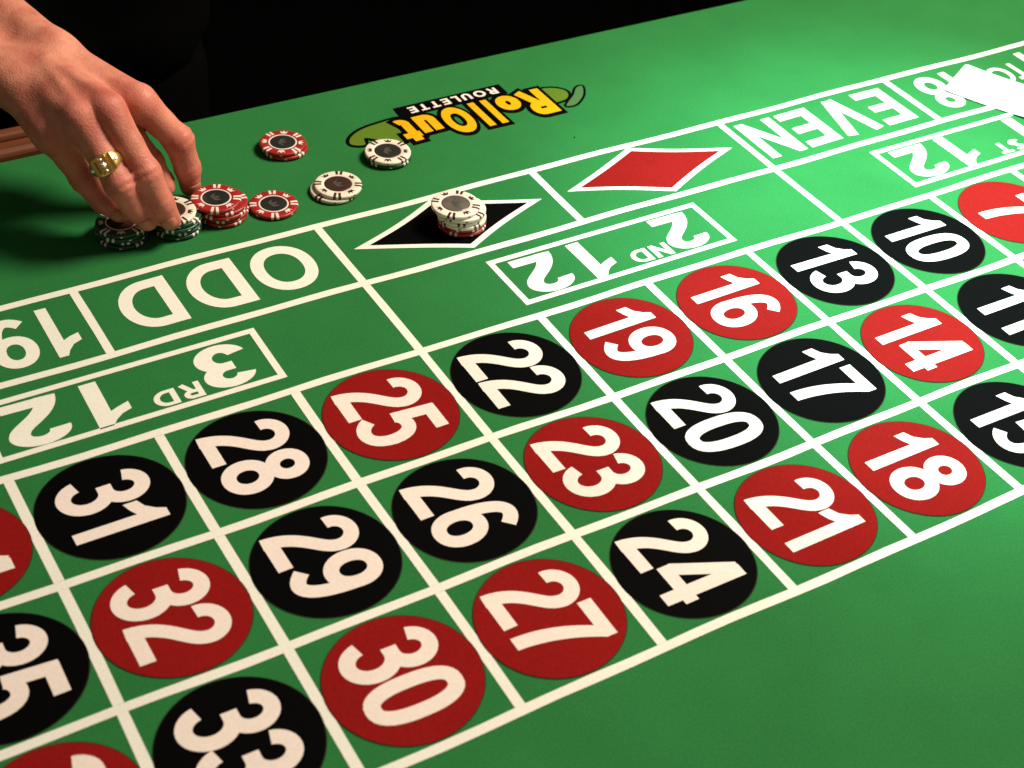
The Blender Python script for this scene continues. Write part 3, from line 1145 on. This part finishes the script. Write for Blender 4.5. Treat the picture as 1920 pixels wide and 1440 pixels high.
# ------------------------------------------------------------------ gold ring on the ring finger
a, b = Vector(F['ring'][0]), Vector(F['ring'][1])
RT = 0.67
c = a.lerp(b, RT)
axis = (b - a).normalized()
dors = Vector((0.43, 0.60, 0.66))
dors = (dors - axis * dors.dot(axis)).normalized()
side = axis.cross(dors)
gr = empty('gold_ring', tuple(c * S))
tag(gr, 'gold signet ring set with clear stones on the ring finger', 'ring')
MR = Matrix((side, dors, axis)).transposed()
rr = (RAD['ring'][0] + (RAD['ring'][1] - RAD['ring'][0]) * RT) + 0.006
vs, fs = [], []
NA = 64
for k in range(NA):
    an = 2 * math.pi * k / NA
    up = max(0.0, math.sin(an)) ** 2                     # widens to the front
    hw = 0.026 + 0.050 * up
    th = 0.012 + 0.022 * up
    flat = rr + th
    for (dx, dr) in ((-hw, 0), (-hw, th * 0.65), (-hw * 0.55, th), (hw * 0.55, th), (hw, th * 0.65), (hw, 0)):
        vs.append(MR @ Vector((math.cos(an) * (rr + dr), math.sin(an) * (rr + dr), dx)) * S)
for k in range(NA):
    for i in range(6):
        j = (i + 1) % 6
        fs.append((k * 6 + i, k * 6 + j, ((k + 1) % NA) * 6 + j, ((k + 1) % NA) * 6 + i))
mesh_obj('band', vs, fs, M['gold'], gr, True).data.set_sharp_from_angle(angle=math.radians(35))
for s, w_ in ((-0.066, 0.011), (-0.030, 0.010), (0.030, 0.010), (0.066, 0.011)):       # raised bars across the face
    bm = bmesh.new()
    box_bm(bm, (s - w_) * S, (s + w_) * S, (rr + 0.024) * S, (rr + 0.056 - abs(s) * 0.20) * S, -0.066 * S, 0.066 * S)
    bmesh.ops.bevel(bm, geom=bm.edges[:], offset=0.0004, segments=2, affect='EDGES')
    bmesh.ops.transform(bm, matrix=MR.to_4x4(), verts=bm.verts)
    bm_obj('raised_bar', bm, M['gold'], gr)
for (s, q, rad) in ((0, 0.0, 0.024), (0, 0.045, 0.012), (0, -0.045, 0.012), (-0.095, 0.0, 0.017), (0.095, 0.0, 0.017)):
    bm = bmesh.new()
    bmesh.ops.create_icosphere(bm, subdivisions=1, radius=rad * S)
    hgt = rr + 0.050 - abs(s) * 0.30
    bmesh.ops.transform(bm, matrix=Matrix.Translation(MR @ Vector((s * S, hgt * S, q * S))), verts=bm.verts)
    bm_obj('stone', bm, M['stone'], gr)

# ------------------------------------------------------------------ white card at the low-number end
def card():
    W, H, r, n = 0.063, 0.088, 0.0035, 6
    out = []
    for cx, cy, a0 in ((W - r, r, -90), (W - r, H - r, 0), (r, H - r, 90), (r, r, 180)):
        for i in range(n + 1):
            a_ = math.radians(a0 + 90 * i / n)
            out.append((cx + r * math.cos(a_), cy + r * math.sin(a_)))
    bm = bmesh.new()
    f = bm.faces.new([bm.verts.new((x, y, 0)) for x, y in out])
    bmesh.ops.triangulate(bm, faces=[f])
    bmesh.ops.subdivide_edges(bm, edges=bm.edges[:], cuts=3, use_grid_fill=True)
    for v in bm.verts:                       # a slightly bowed card
        v.co.z = 0.0016 - 0.0015 * math.sin(math.pi * v.co.y / H) + 0.0007 * (v.co.x / W)
    g = bmesh.ops.extrude_face_region(bm, geom=bm.faces[:])
    for v in [q for q in g['geom'] if isinstance(q, bmesh.types.BMVert)]:
        v.co.z += 0.0004
    o = bm_obj('blank_card', bm, M['paper'])
    X = Vector((-0.89, -0.456, 0)).normalized()
    Y = Vector((-0.456, 0.89, 0)).normalized()
    mm = Matrix((X, -Y, Vector((0, 0, 1)))).transposed().to_4x4()
    if mm.determinant() < 0:
        mm = Matrix((X, Y, Vector((0, 0, 1)))).transposed().to_4x4()
        mm.translation = Vector((1.585 * S, -1.335 * S, 0.0006))
    else:
        mm.translation = Vector((1.585 * S, -1.335 * S, 0.0006)) + Y * H
    o.matrix_world = mm
    tag(o, 'blank white card lying across the lines at the low number end', 'card')


card()
